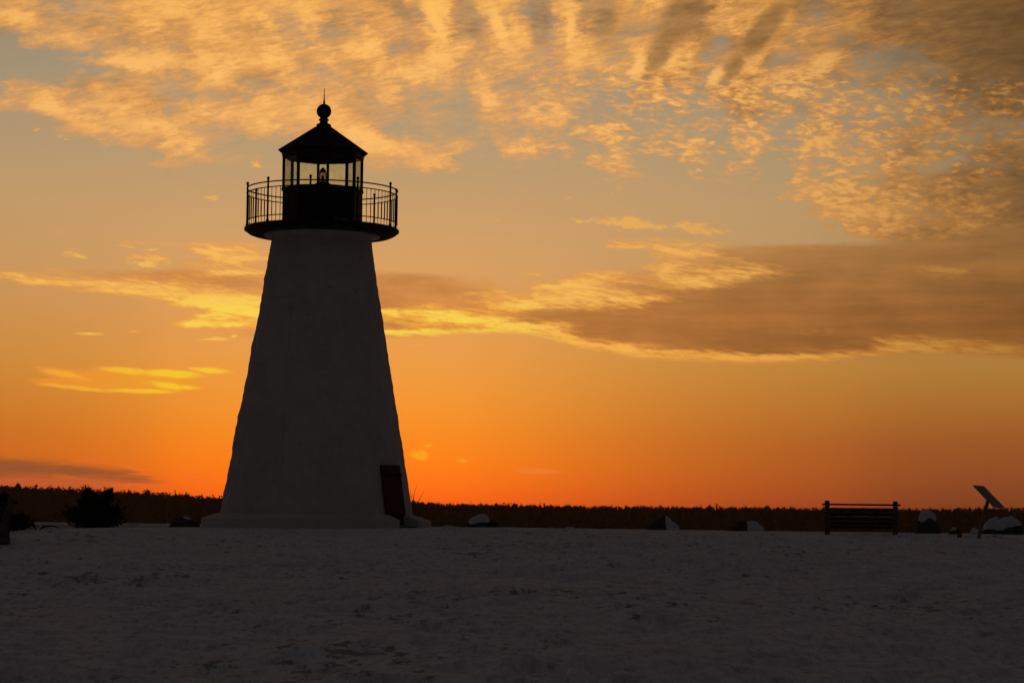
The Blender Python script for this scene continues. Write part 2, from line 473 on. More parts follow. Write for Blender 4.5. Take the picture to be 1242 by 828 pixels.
    lo_p = blobs([(122, 556, 26, 5, -6, 0.8), (158, 567, 44, 3.5, 8, 0.9), (110, 561, 50, 3, 3, 0.6), (172, 576, 34, 3.5, -4, 0.6), (150, 590, 80, 5, 2, 0.5), (240, 575, 26, 4, -2, 0.8), (222, 582, 24, 4, -20, 0.7), (255, 589, 30, 4, 4, 0.5)])
    sky = over(sky, N.mix(N.smooth(s, P(60, 570)[0], P(240, 570)[0]), lin_col(N, (226, 108, 54)), lin_col(N, (250, 120, 42))), gate(lo_p, lo_p + (fib2 - 0.5) * 0.7, 0.10, 0.95) * 0.75)
    lo_r = blobs([(651, 571, 46, 6.0, 0, 1.0), (508, 553, 20, 8, 12, 1.0), (519, 540, 10, 5, 0, 0.8), (561, 558, 14, 5, 6, 0.8), (514, 549, 12, 5, 30, 0.8)], soft=True)
    sky = over(sky, N.mix(N.smooth(s, P(520, 560)[0], P(640, 560)[0]), lin_col(N, (255, 178, 34)), lin_col(N, (252, 132, 50))), gate(lo_r, lo_r + (fib2 - 0.5) * 0.6, 0.08, 0.9) * 0.8)

    # ---- the glow dies away overhead and towards the east: dusk behind the viewer
    nish = N.new("ShaderNodeTexSky", sky_type="NISHITA")
    nish.sun_disc = False
    nish.sun_elevation = R(SUN_EL)
    nish.sun_rotation = R(SUN_AZ)
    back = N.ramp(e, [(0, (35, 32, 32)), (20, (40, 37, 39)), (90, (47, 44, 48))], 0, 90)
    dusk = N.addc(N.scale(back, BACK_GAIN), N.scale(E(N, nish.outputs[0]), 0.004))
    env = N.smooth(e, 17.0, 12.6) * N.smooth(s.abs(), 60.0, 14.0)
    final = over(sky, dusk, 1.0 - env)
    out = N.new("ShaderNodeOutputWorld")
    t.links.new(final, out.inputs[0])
    try:
        w.cycles.sampling_method = "MANUAL"
        w.cycles.sample_map_resolution = 1024
    except Exception:
        pass


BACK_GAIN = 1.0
HAZE = 1.05e-4


def lin_col(N, c):
    n = N.new("ShaderNodeRGB")
    n.outputs[0].default_value = lin(c)
    return E(N, n.outputs[0])


build_world()

sun = bpy.data.lights.new("sun", "SUN")
sun.energy = 0.5
sun.angle = R(0.53)
sun.color = (1.0, 0.55, 0.25)
suno = bpy.data.objects.new("sun", sun)
COL.objects.link(suno)
sd = Vector((math.sin(R(SUN_AZ)) * math.cos(R(SUN_EL)), math.cos(R(SUN_AZ)) * math.cos(R(SUN_EL)), math.sin(R(SUN_EL))))
suno.rotation_euler = sd.to_track_quat("Z", "Y").to_euler()
suno.location = sd * 50

scene.view_settings.view_transform = "Standard"
scene.view_settings.look = "None"
scene.view_settings.exposure = 0.0
scene.view_settings.gamma = 1.0
scene.view_settings.use_curve_mapping = False


# ------------------------------------------------------------------ materials
def material(name, base, rough=0.7, spec=0.3, var=0.25, scale=6.0, bump=0.0, bscale=20.0, second=None, metallic=0.0, vec="Object"):
    m = bpy.data.materials.new(name)
    m.use_nodes = True
    t = m.node_tree
    N = NT(t)
    b = t.nodes["Principled BSDF"]
    tc = N.new("ShaderNodeTexCoord")
    v = E(N, tc.outputs[vec])
    n = N.noise(v, scale, 5, 0.6)
    c2 = second or tuple(x * (1 - var) for x in base)
    col = N.mix(N.smooth(n, 0.38, 0.62), tuple(base) + (1,), tuple(c2) + (1,))
    N.put(b.inputs["Base Color"], col)
    b.inputs["Roughness"].default_value = rough
    b.inputs["Specular IOR Level"].default_value = spec
    b.inputs["Metallic"].default_value = metallic
    if bump:
        bn = N.noise(v, bscale, 5, 0.6)
        bp = N.new("ShaderNodeBump")
        bp.inputs["Strength"].default_value = 1.0
        bp.inputs["Distance"].default_value = bump
        N.put(bp.inputs["Height"], bn)
        t.links.new(bp.outputs[0], b.inputs["Normal"])
    return m


def stucco_material():
    m = bpy.data.materials.new("whitewashed_rubble_stone")
    m.use_nodes = True
    t = m.node_tree
    N = NT(t)
    b = t.nodes["Principled BSDF"]
    tc = N.new("ShaderNodeTexCoord")
    v = E(N, tc.outputs["Object"])
    big = N.noise(v, 0.9, 4, 0.6)
    st = N.noise(v, 5.0, 5, 0.62)
    sp = N.new("ShaderNodeSeparateXYZ")
    t.links.new(tc.outputs["Object"], sp.inputs[0])
    streak = N.noise(N.vec(E(N, sp.outputs[0]) * 3.0, E(N, sp.outputs[1]) * 3.0, E(N, sp.outputs[2]) * 0.35), 1.6, 5, 0.6)
    c = N.mix(N.smooth(big * 0.7 + streak * 0.3, 0.42, 0.62), (0.70, 0.655, 0.60, 1), (0.60, 0.56, 0.51, 1))
    c = N.mix(N.smooth(st, 0.58, 0.72) * 0.55, c, (0.42, 0.38, 0.32, 1))
    # a few spalled spots where the whitewash has come off
    chip = N.smooth(N.noise(v, 2.1, 6, 0.6), 0.70, 0.735)
    c = N.mix(chip * 0.8, c, (0.26, 0.24, 0.21, 1))
    N.put(b.inputs["Base Color"], c)
    b.inputs["Roughness"].default_value = 0.9
    b.inputs["Specular IOR Level"].default_value = 0.1
    vor = N.new("ShaderNodeTexVoronoi", feature="SMOOTH_F1")
    vor.inputs["Scale"].default_value = 3.2
    N.put(vor.inputs["Vector"], v)
    h = N.math("MULTIPLY", E(N, vor.outputs["Distance"]), -0.6) + st * 0.5 + N.noise(v, 22, 4, 0.6) * 0.18
    bp = N.new("ShaderNodeBump")
    bp.inputs["Distance"].default_value = 0.10
    bp.inputs["Strength"].default_value = 0.9
    N.put(bp.inputs["Height"], h)
    t.links.new(bp.outputs[0], b.inputs["Normal"])
    return m


def snow_material():
    m = bpy.data.materials.new("wind_packed_snow")
    m.use_nodes = True
    t = m.node_tree
    N = NT(t)
    b = t.nodes["Principled BSDF"]
    tc = N.new("ShaderNodeTexCoord")
    v = E(N, tc.outputs["Object"])
    sp = N.new("ShaderNodeSeparateXYZ")
    t.links.new(tc.outputs["Object"], sp.inputs[0])
    x, y = E(N, sp.outputs[0]), E(N, sp.outputs[1])
    big = N.noise(N.vec(x, y * 0.6, 0), 0.22, 4, 0.6)
    crust = N.noise(N.vec(x, y * 0.5, 0), 3.6, 6, 0.68)
    fine = N.noise(N.vec(x, y * 0.30, 2.0), 11.0, 5, 0.7)
    c = N.mix(N.smooth(big, 0.4, 0.62), (0.95, 0.93, 0.94, 1), (0.90, 0.88, 0.89, 1))
    c = N.mix(N.smooth(crust, 0.46, 0.66) * 0.6, c, (0.60, 0.58, 0.58, 1))  # relief shading of crust and fine grain, put into the colour
    c = N.mix(N.smooth(fine, 0.46, 0.66) * 0.75, c, (0.54, 0.52, 0.52, 1))
    # darker flecks scattered over the snow, gathered in patches
    tuft = N.noise(N.vec(x, y * 0.40, 3.0), 5.5, 5, 0.68)
    patchy = N.noise(N.vec(x, y * 0.5, 9.0), 0.30, 4, 0.6)
    g = N.smooth(tuft + (patchy - 0.5) * 0.45, 0.59, 0.68)
    c = N.mix(g * 0.8, c, (0.24, 0.22, 0.20, 1))
    N.put(b.inputs["Base Color"], c)
    b.inputs["Roughness"].default_value = 0.85
    b.inputs["Specular IOR Level"].default_value = 0.08
    bp = N.new("ShaderNodeBump")
    bp.inputs["Distance"].default_value = 0.12
    bp.inputs["Strength"].default_value = 0.9
    N.put(bp.inputs["Height"], crust * 0.6 + fine * 0.4)
    t.links.new(bp.outputs[0], b.inputs["Normal"])
    return m


M = {
    "stucco": stucco_material(),
    "snow": snow_material(),
    "snowcap": material("snow_cap_snow", (0.72, 0.71, 0.73), 0.9, 0.08, 0.12, 9.0, 0.02, 14.0),
    "iron": material("black_painted_iron", (0.012, 0.011, 0.011), 0.55, 0.25, 0.4, 9.0, 0.002, 40.0),
    "roof": material("black_roof_paint", (0.010, 0.009, 0.009), 0.6, 0.2, 0.4, 5.0, 0.003, 30.0),
    "inner": material("lantern_ceiling_paint", (0.10, 0.09, 0.085), 0.7, 0.2, 0.2, 5.0),
    "door": material("dark_red_door_paint", (0.13, 0.018, 0.014), 0.6, 0.25, 0.4, 8.0, 0.003, 30.0),
    "stone": material("granite_boulder", (0.085, 0.078, 0.072), 0.9, 0.1, 0.5, 4.0, 0.03, 9.0),
    "redrock": material("reddish_stone", (0.20, 0.075, 0.055), 0.9, 0.1, 0.4, 7.0, 0.02, 14.0),
    "wood": material("weathered_dark_timber", (0.050, 0.042, 0.036), 0.8, 0.15, 0.5, 7.0, 0.004, 40.0),
    "concrete": material("weathered_concrete", (0.11, 0.105, 0.10), 0.9, 0.1, 0.3, 7.0, 0.004, 40.0),
    "panel": material("grey_sign_panel", (0.26, 0.26, 0.25), 0.6, 0.2, 0.15, 5.0),
    "steel": material("grey_painted_post", (0.24, 0.20, 0.17), 0.6, 0.25, 0.3, 8.0),
    "bark": material("bark", (0.055, 0.042, 0.034), 0.9, 0.1, 0.4, 14.0),
    "needles": material("evergreen_needles", (0.028, 0.040, 0.020), 0.8, 0.15, 0.5, 9.0),
    "forest": material("winter_woodland", (0.075, 0.045, 0.034), 0.9, 0.05, 0.5, 0.15, second=(0.066, 0.041, 0.030)),
    "dull": material("tarnished_brass", (0.10, 0.08, 0.055), 0.5, 0.3, 0.3, 20.0, metallic=0.3),
    "lug": material("rusty_iron_strap", (0.02, 0.014, 0.012), 0.7, 0.2, 0.4, 20.0),
    "cable": material("grey_cable_jacket", (0.30, 0.29, 0.27), 0.8, 0.15, 0.2, 20.0),
    "glint": material("pale_gap_highlight", (0.40, 0.38, 0.35), 0.6, 0.3, 0.2, 20.0),  # pale colour standing in for a bright gap highlight
}


def glass_material(name, tint, gloss):
    m = bpy.data.materials.new(name)
    m.use_nodes = True
    t = m.node_tree
    t.nodes.clear()
    N = NT(t)
    tr = N.new("ShaderNodeBsdfTransparent")
    tc = N.new("ShaderNodeTexCoord")
    n = N.noise(E(N, tc.outputs["Object"]), 3.0, 4, 0.6)
    col = N.mix(N.smooth(n, 0.35, 0.65), tuple(tint) + (1,), tuple(q * 0.93 for q in tint) + (1,))
    N.put(tr.inputs["Color"], col)
    gl = N.new("ShaderNodeBsdfGlossy")
    gl.inputs["Roughness"].default_value = 0.03
    mx = N.new("ShaderNodeMixShader")
    fr = N.new("ShaderNodeFresnel")
    fr.inputs["IOR"].default_value = 1.45
    N.put(mx.inputs[0], E(N, fr.outputs[0]) * gloss)
    t.links.new(tr.outputs[0], mx.inputs[1])
    t.links.new(gl.outputs[0], mx.inputs[2])
    o = N.new("ShaderNodeOutputMaterial")
    t.links.new(mx.outputs[0], o.inputs[0])
    return m


M["glass"] = glass_material("lantern_glass", (0.95, 0.96, 0.91), 0.3)
M["lens"] = glass_material("ribbed_lens_glass", (0.62, 0.55, 0.48), 0.8)

M["water"] = material("frozen_harbour_ice", (0.30, 0.30, 0.31), 0.85, 0.06, 0.35, 0.05, 0.02, 0.6)


# ------------------------------------------------------------------ mesh helpers
class MB:
    def __init__(self):
        self.v, self.f, self.sm = [], [], []

    def add(self, vs, fs, smooth=False):
        o = len(self.v)
        self.v += [tuple(p) for p in vs]
        self.f += [tuple(i + o for i in q) for q in fs]
        self.sm += [smooth] * len(fs)
        return self

    def box(self, c, size, rot=None, bevel=0.0):
        sx, sy, sz = (q / 2 for q in size)
        b = min(bevel, sx * .9, sy * .9, sz * .9)
        c = Vector(c)
        if b <= 0:
            vs = [Vector((x, y, z)) for x in (-sx, sx) for y in (-sy, sy) for z in (-sz, sz)]
            fs = [(0, 1, 3, 2), (4, 6, 7, 5), (0, 4, 5, 1), (2, 3, 7, 6), (0, 2, 6, 4), (1, 5, 7, 3)]
        else:
            prof = [(-sx, -sy + b), (-sx + b, -sy), (sx - b, -sy), (sx, -sy + b), (sx, sy - b), (sx - b, sy), (-sx + b, sy), (-sx, sy - b)]
            ins = [(x * (1 - b / sx), y * (1 - b / sy)) for x, y in prof]
            vs = []
            for (pp, z) in ((ins, -sz), (prof, -sz + b), (prof, sz - b), (ins, sz)):
                vs += [Vector((x, y, z)) for x, y in pp]
            fs = [tuple(range(7, -1, -1)), tuple(range(24, 32))]
            for k in range(3):
                for i in range(8):
                    j = (i + 1) % 8
                    fs.append((k * 8 + i, k * 8 + j, k * 8 + 8 + j, k * 8 + 8 + i))
        if rot is not None:
            vs = [rot @ p for p in vs]
        return self.add([p + c for p in vs], fs)

    def tube(self, pts, rad, n=8, caps=True, smooth=True):
        pts = [Vector(p) for p in pts]
        if not hasattr(rad, "__len__"):
            rad = [rad] * len(pts)
        vs = []
        up = None
        for i, p in enumerate(pts):
            a = pts[max(i - 1, 0)]
            b = pts[min(i + 1, len(pts) - 1)]
            d = (b - a).normalized()
            if up is None:
                up = Vector((0, 0, 1)) if abs(d.z) < 0.9 else Vector((1, 0, 0))
            x = d.cross(up).normalized()
            y = x.cross(d).normalized()
            up = y
            for k in range(n):
                q = 2 * math.pi * k / n
                vs.append(p + (x * math.cos(q) + y * math.sin(q)) * rad[i])
        fs = []
        for i in range(len(pts) - 1):
            for k in range(n):
                j = (k + 1) % n
                fs.append((i * n + k, i * n + j, i * n + n + j, i * n + n + k))
        self.add(vs, fs, smooth)
        if caps:
            o = len(self.v) - len(vs)
            self.f.append(tuple(o + k for k in range(n - 1, -1, -1)))
            self.f.append(tuple(o + (len(pts) - 1) * n + k for k in range(n)))
            self.sm += [False, False]
        return self

    def ring(self, r, z, rad, n=96, m=6):
        vs, fs = [], []
        for i in range(n):
            a = 2 * math.pi * i / n
            for k in range(m):
                q = 2 * math.pi * k / m
                rr = r + rad * math.cos(q)
                vs.append((rr * math.sin(a), -rr * math.cos(a), z + rad * math.sin(q)))
        for i in range(n):
            for k in range(m):
                fs.append((i * m + k, i * m + (k + 1) % m, ((i + 1) % n) * m + (k + 1) % m, ((i + 1) % n) * m + k))
        return self.add(vs, fs, True)

    def lathe(self, prof, n=64, phase=0.0, smooth=True, wob=None):
        """prof: (r, z) from bottom to top; angles measured clockwise from the viewer's side (-Y)"""
        vs, fs = [], []
        for (r, z) in prof:
            for i in range(n):
                a = phase + 2 * math.pi * i / n
                rr = r + (wob(r, a, z) if wob else 0)
                vs.append((rr * math.sin(a), -rr * math.cos(a), z))
        for k in range(len(prof) - 1):
            for i in range(n):
                j = (i + 1) % n
                fs.append((k * n + i, k * n + j, k * n + n + j, k * n + n + i))
        self.add(vs, fs, smooth)
        o = len(self.v) - len(vs)
        if prof[0][0] > 1e-6:
            self.f.append(tuple(o + i for i in range(n - 1, -1, -1)))
            self.sm.append(False)
        if prof[-1][0] > 1e-6:
            self.f.append(tuple(o + (len(prof) - 1) * n + i for i in range(n)))
            self.sm.append(False)
        return self

    def ball(self, c, r, n=16, m=10):
        c = Vector(c)
        vs = [c + Vector((0, 0, -r))]
        for i in range(1, m):
            q = -math.pi / 2 + math.pi * i / m
            for k in range(n):
                a = 2 * math.pi * k / n
                vs.append(c + Vector((math.cos(q) * math.cos(a), math.cos(q) * math.sin(a), math.sin(q))) * r)
        vs.append(c + Vector((0, 0, r)))
        fs = []
        for k in range(n):
            j = (k + 1) % n
            fs.append((0, 1 + j, 1 + k))
            fs.append((len(vs) - 1, 1 + (m - 2) * n + k, 1 + (m - 2) * n + j))
        for i in range(m - 2):
            for k in range(n):
                j = (k + 1) % n
                fs.append((1 + i * n + k, 1 + i * n + j, 1 + (i + 1) * n + j, 1 + (i + 1) * n + k))
        return self.add(vs, fs, True)

    def build(self, name, mat, parent=None, loc=(0, 0, 0), rotz=0.0):
        me = bpy.data.meshes.new(name)
        me.from_pydata(self.v, [], self.f)
        me.polygons.foreach_set("use_smooth", self.sm)
        me.materials.append(mat)
        me.update()
        return link(name, me, parent, loc, rotz)


def link(name, me, parent=None, loc=(0, 0, 0), rotz=0.0):
    o = bpy.data.objects.new(name, me)
    COL.objects.link(o)
    o.location = loc
    o.rotation_euler = (0, 0, rotz)
    if parent:
        o.parent = parent
    return o


def tag(o, label, cat, group=None, kind=None):
    o["label"] = label
    o["category"] = cat
    if group:
        o["group"] = group
    if kind:
        o["kind"] = kind
    return o


def thing(name, label, cat, loc=(0, 0, 0), rotz=0.0, group=None):
    return tag(link(name, None, None, loc, rotz), label, cat, group)


def copy_tree(o, parent=None):
    c = o.copy()
    COL.objects.link(c)
    c.parent = parent
    for ch in [q for q in o.children]:
        copy_tree(ch, c)
    return c


# ------------------------------------------------------------------ ground, water, far shore
_cx = [(-400, 1.2), (-60, 1.05), (-25, 1.15), (-16, 1.26), (-13, 1.38), (-11, 1.44), (-8, 1.475), (-5, 1.49), (-2, 1.535), (0, 1.565), (4, 1.565),
       (8, 1.545), (13, 1.56), (25, 1.5), (60, 1.3), (400, 1.2)]
CRX = np.array([a for a, b in _cx], float)
CRZ = np.array([b for a, b in _cx], float)


def vnoise(x, y, seed=0):
    """smooth value noise on arrays"""
    xi, yi = np.floor(x).astype(np.int64), np.floor(y).astype(np.int64)
    xf, yf = x - xi, y - yi
    u, v = xf * xf * (3 - 2 * xf), yf * yf * (3 - 2 * yf)

    def h(a, b):
        n = (a * 374761393 + b * 668265263 + seed * 1442695041) & 0x7FFFFFFF
        n = ((n ^ (n >> 13)) * 1274126177) & 0x7FFFFFFF
        return ((n ^ (n >> 16)) & 0xFFFF) / 65535.0
    return (h(xi, yi) * (1 - u) + h(xi + 1, yi) * u) * (1 - v) + (h(xi, yi + 1) * (1 - u) + h(xi + 1, yi + 1) * u) * v


def ground_smooth(x, y):
    x, y = np.asarray(x, float), np.asarray(y, float)
    cr = np.interp(x, CRX, CRZ)
    q = np.interp(y, [-400, -20, 0, 20, 40, 55, 62, 70, 78, 92, 120, 1090, 1120, 1180, 1500, 4000],
                  [0, -0.1, 0, 0.325, 0.655, 0.895, 0.985, 1.0, 0.97, 0.35, -2.2, -2.2, -0.2, 0.9, 2.4, 2.6])
    return np.where(y < 92, cr * q, np.where(y < 1100, q * 1.5, q * 1.0))


DIMPLES = []
_r2 = random.Random(5)
for _ in range(26):                                     # short wandering tracks
    x0, y0 = _r2.uniform(-13, 13), _r2.uniform(17, 60)
    a = _r2.uniform(0, 6.28)
    for k in range(_r2.randint(5, 16)):
        DIMPLES.append((x0, y0, _r2.uniform(.12, .22), _r2.uniform(.05, .13)))
        a += _r2.uniform(-.3, .3)
        x0 += math.cos(a) * .62 + _r2.uniform(-.14, .14)
        y0 += math.sin(a) * .62 + _r2.uniform(-.14, .14)
for _ in range(900):
    y0 = 17 + 46 * _r2.random() ** 1.2
    DIMPLES.append((_r2.uniform(-.22, .22) * y0 * 1.1, y0, _r2.uniform(.08, .24), _r2.uniform(.03, .11)))


def build_ground():
    xs = np.concatenate([[-4000, -2000, -1000, -500, -250, -120, -70, -45, -32, -25, -21], np.arange(-18, 18.001, .1), [21, 25, 32, 45, 70, 120, 250, 500, 1000, 2000, 4000]])
    ys = np.concatenate([[-400, -200, -80, -30, -10, 0, 6, 10, 13], np.arange(15, 40, .085), np.arange(40, 79, .15), [80, 82, 84, 86, 88, 90, 92, 96, 100, 106, 112, 120, 200, 600, 1090, 1100, 1110, 1120, 1150, 1180, 1240, 1300, 1500, 2500, 5000]])
    X, Y = np.meshgrid(xs, ys)
    Z = ground_smooth(X, Y)
    near = np.clip((78 - Y) / 6, 0, 1) * np.clip((Y + 5) / 10, 0, 1)
    und = (vnoise(X * .22, Y * .16, 3) - .5) * .16 + (vnoise(X * .9, Y * .6, 5) - .5) * .07 + (vnoise(X * 2.6, Y * 1.9, 6) - .5) * .034 + (vnoise(X * 6, Y * 4.5, 8) - .5) * .018
    fade = np.where(Y > 55, np.clip((66 - Y) / 11, .25, 1), 1.0)
    Z = Z + und * near * fade
    for (a, b, r, d) in DIMPLES:
        i0, i1 = np.searchsorted(xs, a - 3 * r), np.searchsorted(xs, a + 3 * r)
        j0, j1 = np.searchsorted(ys, b - 4 * r), np.searchsorted(ys, b + 4 * r)
        if i1 <= i0 or j1 <= j0:
            continue
        sx, sy = X[j0:j1, i0:i1] - a, Y[j0:j1, i0:i1] - b
        q = (sx * sx + sy * sy * .5) / (r * r)
        Z[j0:j1, i0:i1] += -d * np.exp(-q * 1.6) + d * .35 * np.exp(-((np.sqrt(q) - 1.35) ** 2) * 6)
    nx, ny = len(xs), len(ys)
    co = np.stack([X, Y, Z], -1).reshape(-1, 3).astype(np.float32)
    idx = np.arange(nx * ny).reshape(ny, nx)
    quads = np.stack([idx[:-1, :-1], idx[:-1, 1:], idx[1:, 1:], idx[1:, :-1]], -1).reshape(-1, 4).astype(np.int32)
    me = bpy.data.meshes.new("ground")
    me.vertices.add(len(co))
    me.vertices.foreach_set("co", co.ravel())
    me.loops.add(quads.size)
    me.loops.foreach_set("vertex_index", quads.ravel())
    me.polygons.add(len(quads))
    me.polygons.foreach_set("loop_start", np.arange(0, quads.size, 4, dtype=np.int32))
    me.polygons.foreach_set("use_smooth", np.ones(len(quads), bool))
    me.update(calc_edges=True)
    me.validate()
    me.materials.append(M["snow"])
    o = link("ground", me)
    tag(o, "snow covered grassy rise with footprints, reaching the horizon", "ground", kind="structure")


build_ground()


def gz(x, y):
    return float(ground_smooth(x, y))


wb = MB()
wb.add([(-3900, 93, -1.0), (3900, 93, -1.0), (3900, 1130, -1.0), (-3900, 1130, -1.0)], [(0, 1, 2, 3)])
tag(wb.build("water", M["water"]), "dark frozen harbour water behind the snowy rise", "water", kind="structure")


# ------------------------------------------------------------------ far wood
def build_forest():
    rf = np.random.default_rng(4)
    tris = []

    def hgt(x):
        px = CX + x / 1200 * F_PX
        return float(np.interp(px, [-300, 0, 60, 150, 230, 262, 300, 500, 530, 700, 900, 1100, 1242, 1600],
                               [17.6, 16.8, 16.2, 14.6, 13.4, 12.0, 11.0, 11.3, 10.6, 10.0, 10.2, 10.4, 11.2, 12]))

    for row in range(9):
        y0 = 1150 + row * 13
        x = -420.0
        while x < 420:
            x += rf.uniform(1.5, 3.2)
            y = y0 + rf.uniform(-6, 6)
            g = gz(x, y)
            ln = vnoise(np.array([x * .03]), np.array([row * .7]), 9)[0]
            h = hgt(x * 1200 / y) * (y / 1200) * rf.uniform(.86, .99) * (0.93 + .13 * ln) + 1.65 - g
            if rf.random() < .10:
                h *= rf.uniform(1.02, 1.09)
            conif = rf.random() < .45
            w = h * (rf.uniform(.10, .16) if conif else rf.uniform(.13, .22))
            n = 40 if row in (0, 1) else 56
            u = rf.random(n)
            if conif:
                zz = .15 + .85 * u ** .9
                rr = w * (1.05 - zz) * rf.uniform(.35, 1.1, n)
            else:
                zz = .22 + .76 * u
                rr = w * np.sqrt(np.clip(1 - ((zz - .62) / .42) ** 2, .02, 1)) * rf.uniform(.25, 1.1, n)
            an = rf.uniform(0, 6.283, n)
            c = np.stack([x + rr * np.cos(an), y + rr * np.sin(an), g + zz * h], -1)
            s = h * (rf.uniform(.022, .05, n) if conif else rf.uniform(.022, .055, n))
            d = rf.normal(size=(n, 3, 3)) * s[:, None, None] * np.array([1.0, 1.0, .75])
            tris.append(c[:, None, :] + d)
            # the dense inner mass of the crown: a lumpy spindle
            m_ = 7
            lev = ([.02, .16, .34, .52, .7, .86, .99] if conif else [.02, .2, .4, .58, .74, .88, .96])
            pr = ([.75, .95, .85, .68, .46, .24, .0] if conif else [.6, .85, 1.0, 1.0, .86, .55, .0])
            rg = []
            for z_, p_ in zip(lev, pr):
                a_ = np.arange(m_) / m_ * 6.283 + rf.uniform(0, 1)
                q_ = w * p_ * .92 * rf.uniform(.7, 1.12, m_)
                rg.append(np.stack([x + q_ * np.cos(a_), y + q_ * np.sin(a_), g + h * (z_ + rf.uniform(-.02, .02, m_)) * np.ones(m_)], -1))
            for A_, B_ in zip(rg[:-1], rg[1:]):
                A2, B2 = np.roll(A_, -1, 0), np.roll(B_, -1, 0)
                tris.append(np.stack([A_, A2, B_], 1))
                tris.append(np.stack([A2, B2, B_], 1))
            # trunk
            tr = h * .016
            tris.append(np.array([[[x - tr, y, g - .3], [x + tr, y, g - .3], [x, y, g + h * .96]], [[x, y - tr, g - .3], [x, y + tr, g - .3], [x, y, g + h * .96]]]))
            # shrub layer below the crowns
            k = 22
            c = np.stack([x + rf.uniform(-3, 3, k), y + rf.uniform(-3, 3, k), g + rf.uniform(0, .42, k) * h], -1)
            tris.append(c[:, None, :] + rf.normal(size=(k, 3, 3)) * np.array([1.7, 1.2, 1.1]))
    T = np.concatenate(tris).reshape(-1, 3).astype(np.float32)
    nt = len(T) // 3
    me = bpy.data.meshes.new("forest")
    me.vertices.add(len(T))
    me.vertices.foreach_set("co", T.ravel())
    me.loops.add(len(T))
    me.loops.foreach_set("vertex_index", np.arange(len(T), dtype=np.int32))
    me.polygons.add(nt)
    me.polygons.foreach_set("loop_start", np.arange(0, len(T), 3, dtype=np.int32))
    me.update(calc_edges=True)
    me.materials.append(M["forest"])
    tag(link("forest", me), "dark winter woodland along the far shore on the horizon", "forest", kind="stuff")


build_forest()

# ------------------------------------------------------------------ the air over the harbour
hz = MB().box((0, 640, 28), (1500, 1500, 66))
hm = bpy.data.materials.new("evening_haze")
hm.use_nodes = True
hm.node_tree.nodes.clear()
_pv = hm.node_tree.nodes.new("ShaderNodeVolumePrincipled")
_pv.inputs["Density"].default_value = HAZE
_pv.inputs["Color"].default_value = (0.92, 0.66, 0.42, 1)
_pv.inputs["Anisotropy"].default_value = 0.55
_mo = hm.node_tree.nodes.new("ShaderNodeOutputMaterial")
hm.node_tree.links.new(_pv.outputs[0], _mo.inputs["Volume"])
if HAZE > 0:
    ho = hz.build("haze", hm)
    tag(ho, "thin warm evening haze over the frozen harbour", "haze", kind="stuff")

# ------------------------------------------------------------------ the lighthouse
TD = 69.0
_p = at(384, 630, TD)
TX = _p.x
THETA = math.atan2(-TX, TD)                 # turn local -Y to the viewer
BASE_Z = 1.40


def tz(y, x=386):
    """local height of photo row y on the tower's axis"""
    return at(x, y, TD).z - BASE_Z


LH = thing("lighthouse", "white conical stone lighthouse with black lantern and railed gallery", "lighthouse", (TX, TD, BASE_Z), THETA)
PXM = F_PX / TD


def tower_profile():
    pts = [(640, 2.76), (622, 2.69), (600, 2.605), (580, 2.53), (540, 2.375), (495, 2.19), (450, 2.01), (408, 1.84), (365, 1.675), (330, 1.545), (300, 1.44), (291, 1.415)]
    zs = [tz(y) for y, r in pts]
    rs = [r for y, r in pts]
    z0, z1 = zs[0], zs[-1]
    out = []
    n = 190
    for i in range(n + 1):
        z = z0 + (z1 - z0) * i / n
        out.append((float(np.interp(z, zs, rs)), z))
    zt = tz(286.5)
    out += [(1.43, z1 + (zt - z1) * .35), (1.49, z1 + (zt - z1) * .7), (1.58, z1 + (zt - z1) * .9), (1.67, zt)]
    return out


def tower_wob(r, a, z):
    p = Vector((math.sin(a) * r, -math.cos(a) * r, z))
    rough = noise.noise(p * 2.6) * .024 + noise.noise(p * 5.5) * .020 + noise.noise(p * 0.8) * .02
    k = min(1.0, max(0.0, (tz(300) - z) / .5))
    side = 0.75 + 0.45 * max(0, -math.sin(a))
    return rough * (0.25 + 0.75 * k) * side


MB().lathe(tower_profile(), 200, 0, True, tower_wob).build("tower", M["stucco"], LH)

DOOR_A = R(53.3)
# plinth: a low round base, broken by a notch in front of the door
prof = [(3.20, -.35), (3.22, .33), (3.17, tz(627.5, 245) - 0.0), (2.9, .44), (2.60, .52)]
pb = MB()
a0, a1 = DOOR_A + R(6.5), DOOR_A + 2 * math.pi - R(8.8)
n = 130
vs, fs = [], []
for i in range(n + 1):
    a = a0 + (a1 - a0) * i / n
    for (r, z) in prof + [(2.55, -.35)]:
        w_ = noise.noise(Vector((math.sin(a) * 2.5, math.cos(a) * 2.5, z * 2))) * .018
        vs.append(((r + w_) * math.sin(a), -(r + w_) * math.cos(a), z + w_ * .5))
k = len(prof) + 1
for i in range(n):
    for j in range(k):
        fs.append((i * k + j, (i + 1) * k + j, (i + 1) * k + (j + 1) % k, i * k + (j + 1) % k))
fs += [tuple(range(k)), tuple(n * k + q for q in range(k - 1, -1, -1))]
pb.add(vs, fs, False)
pb.build("plinth", M["stucco"], LH)


def wall_r(z):
    pts = tower_profile()
    return float(np.interp(z, [p[1] for p in pts], [p[0] for p in pts]))


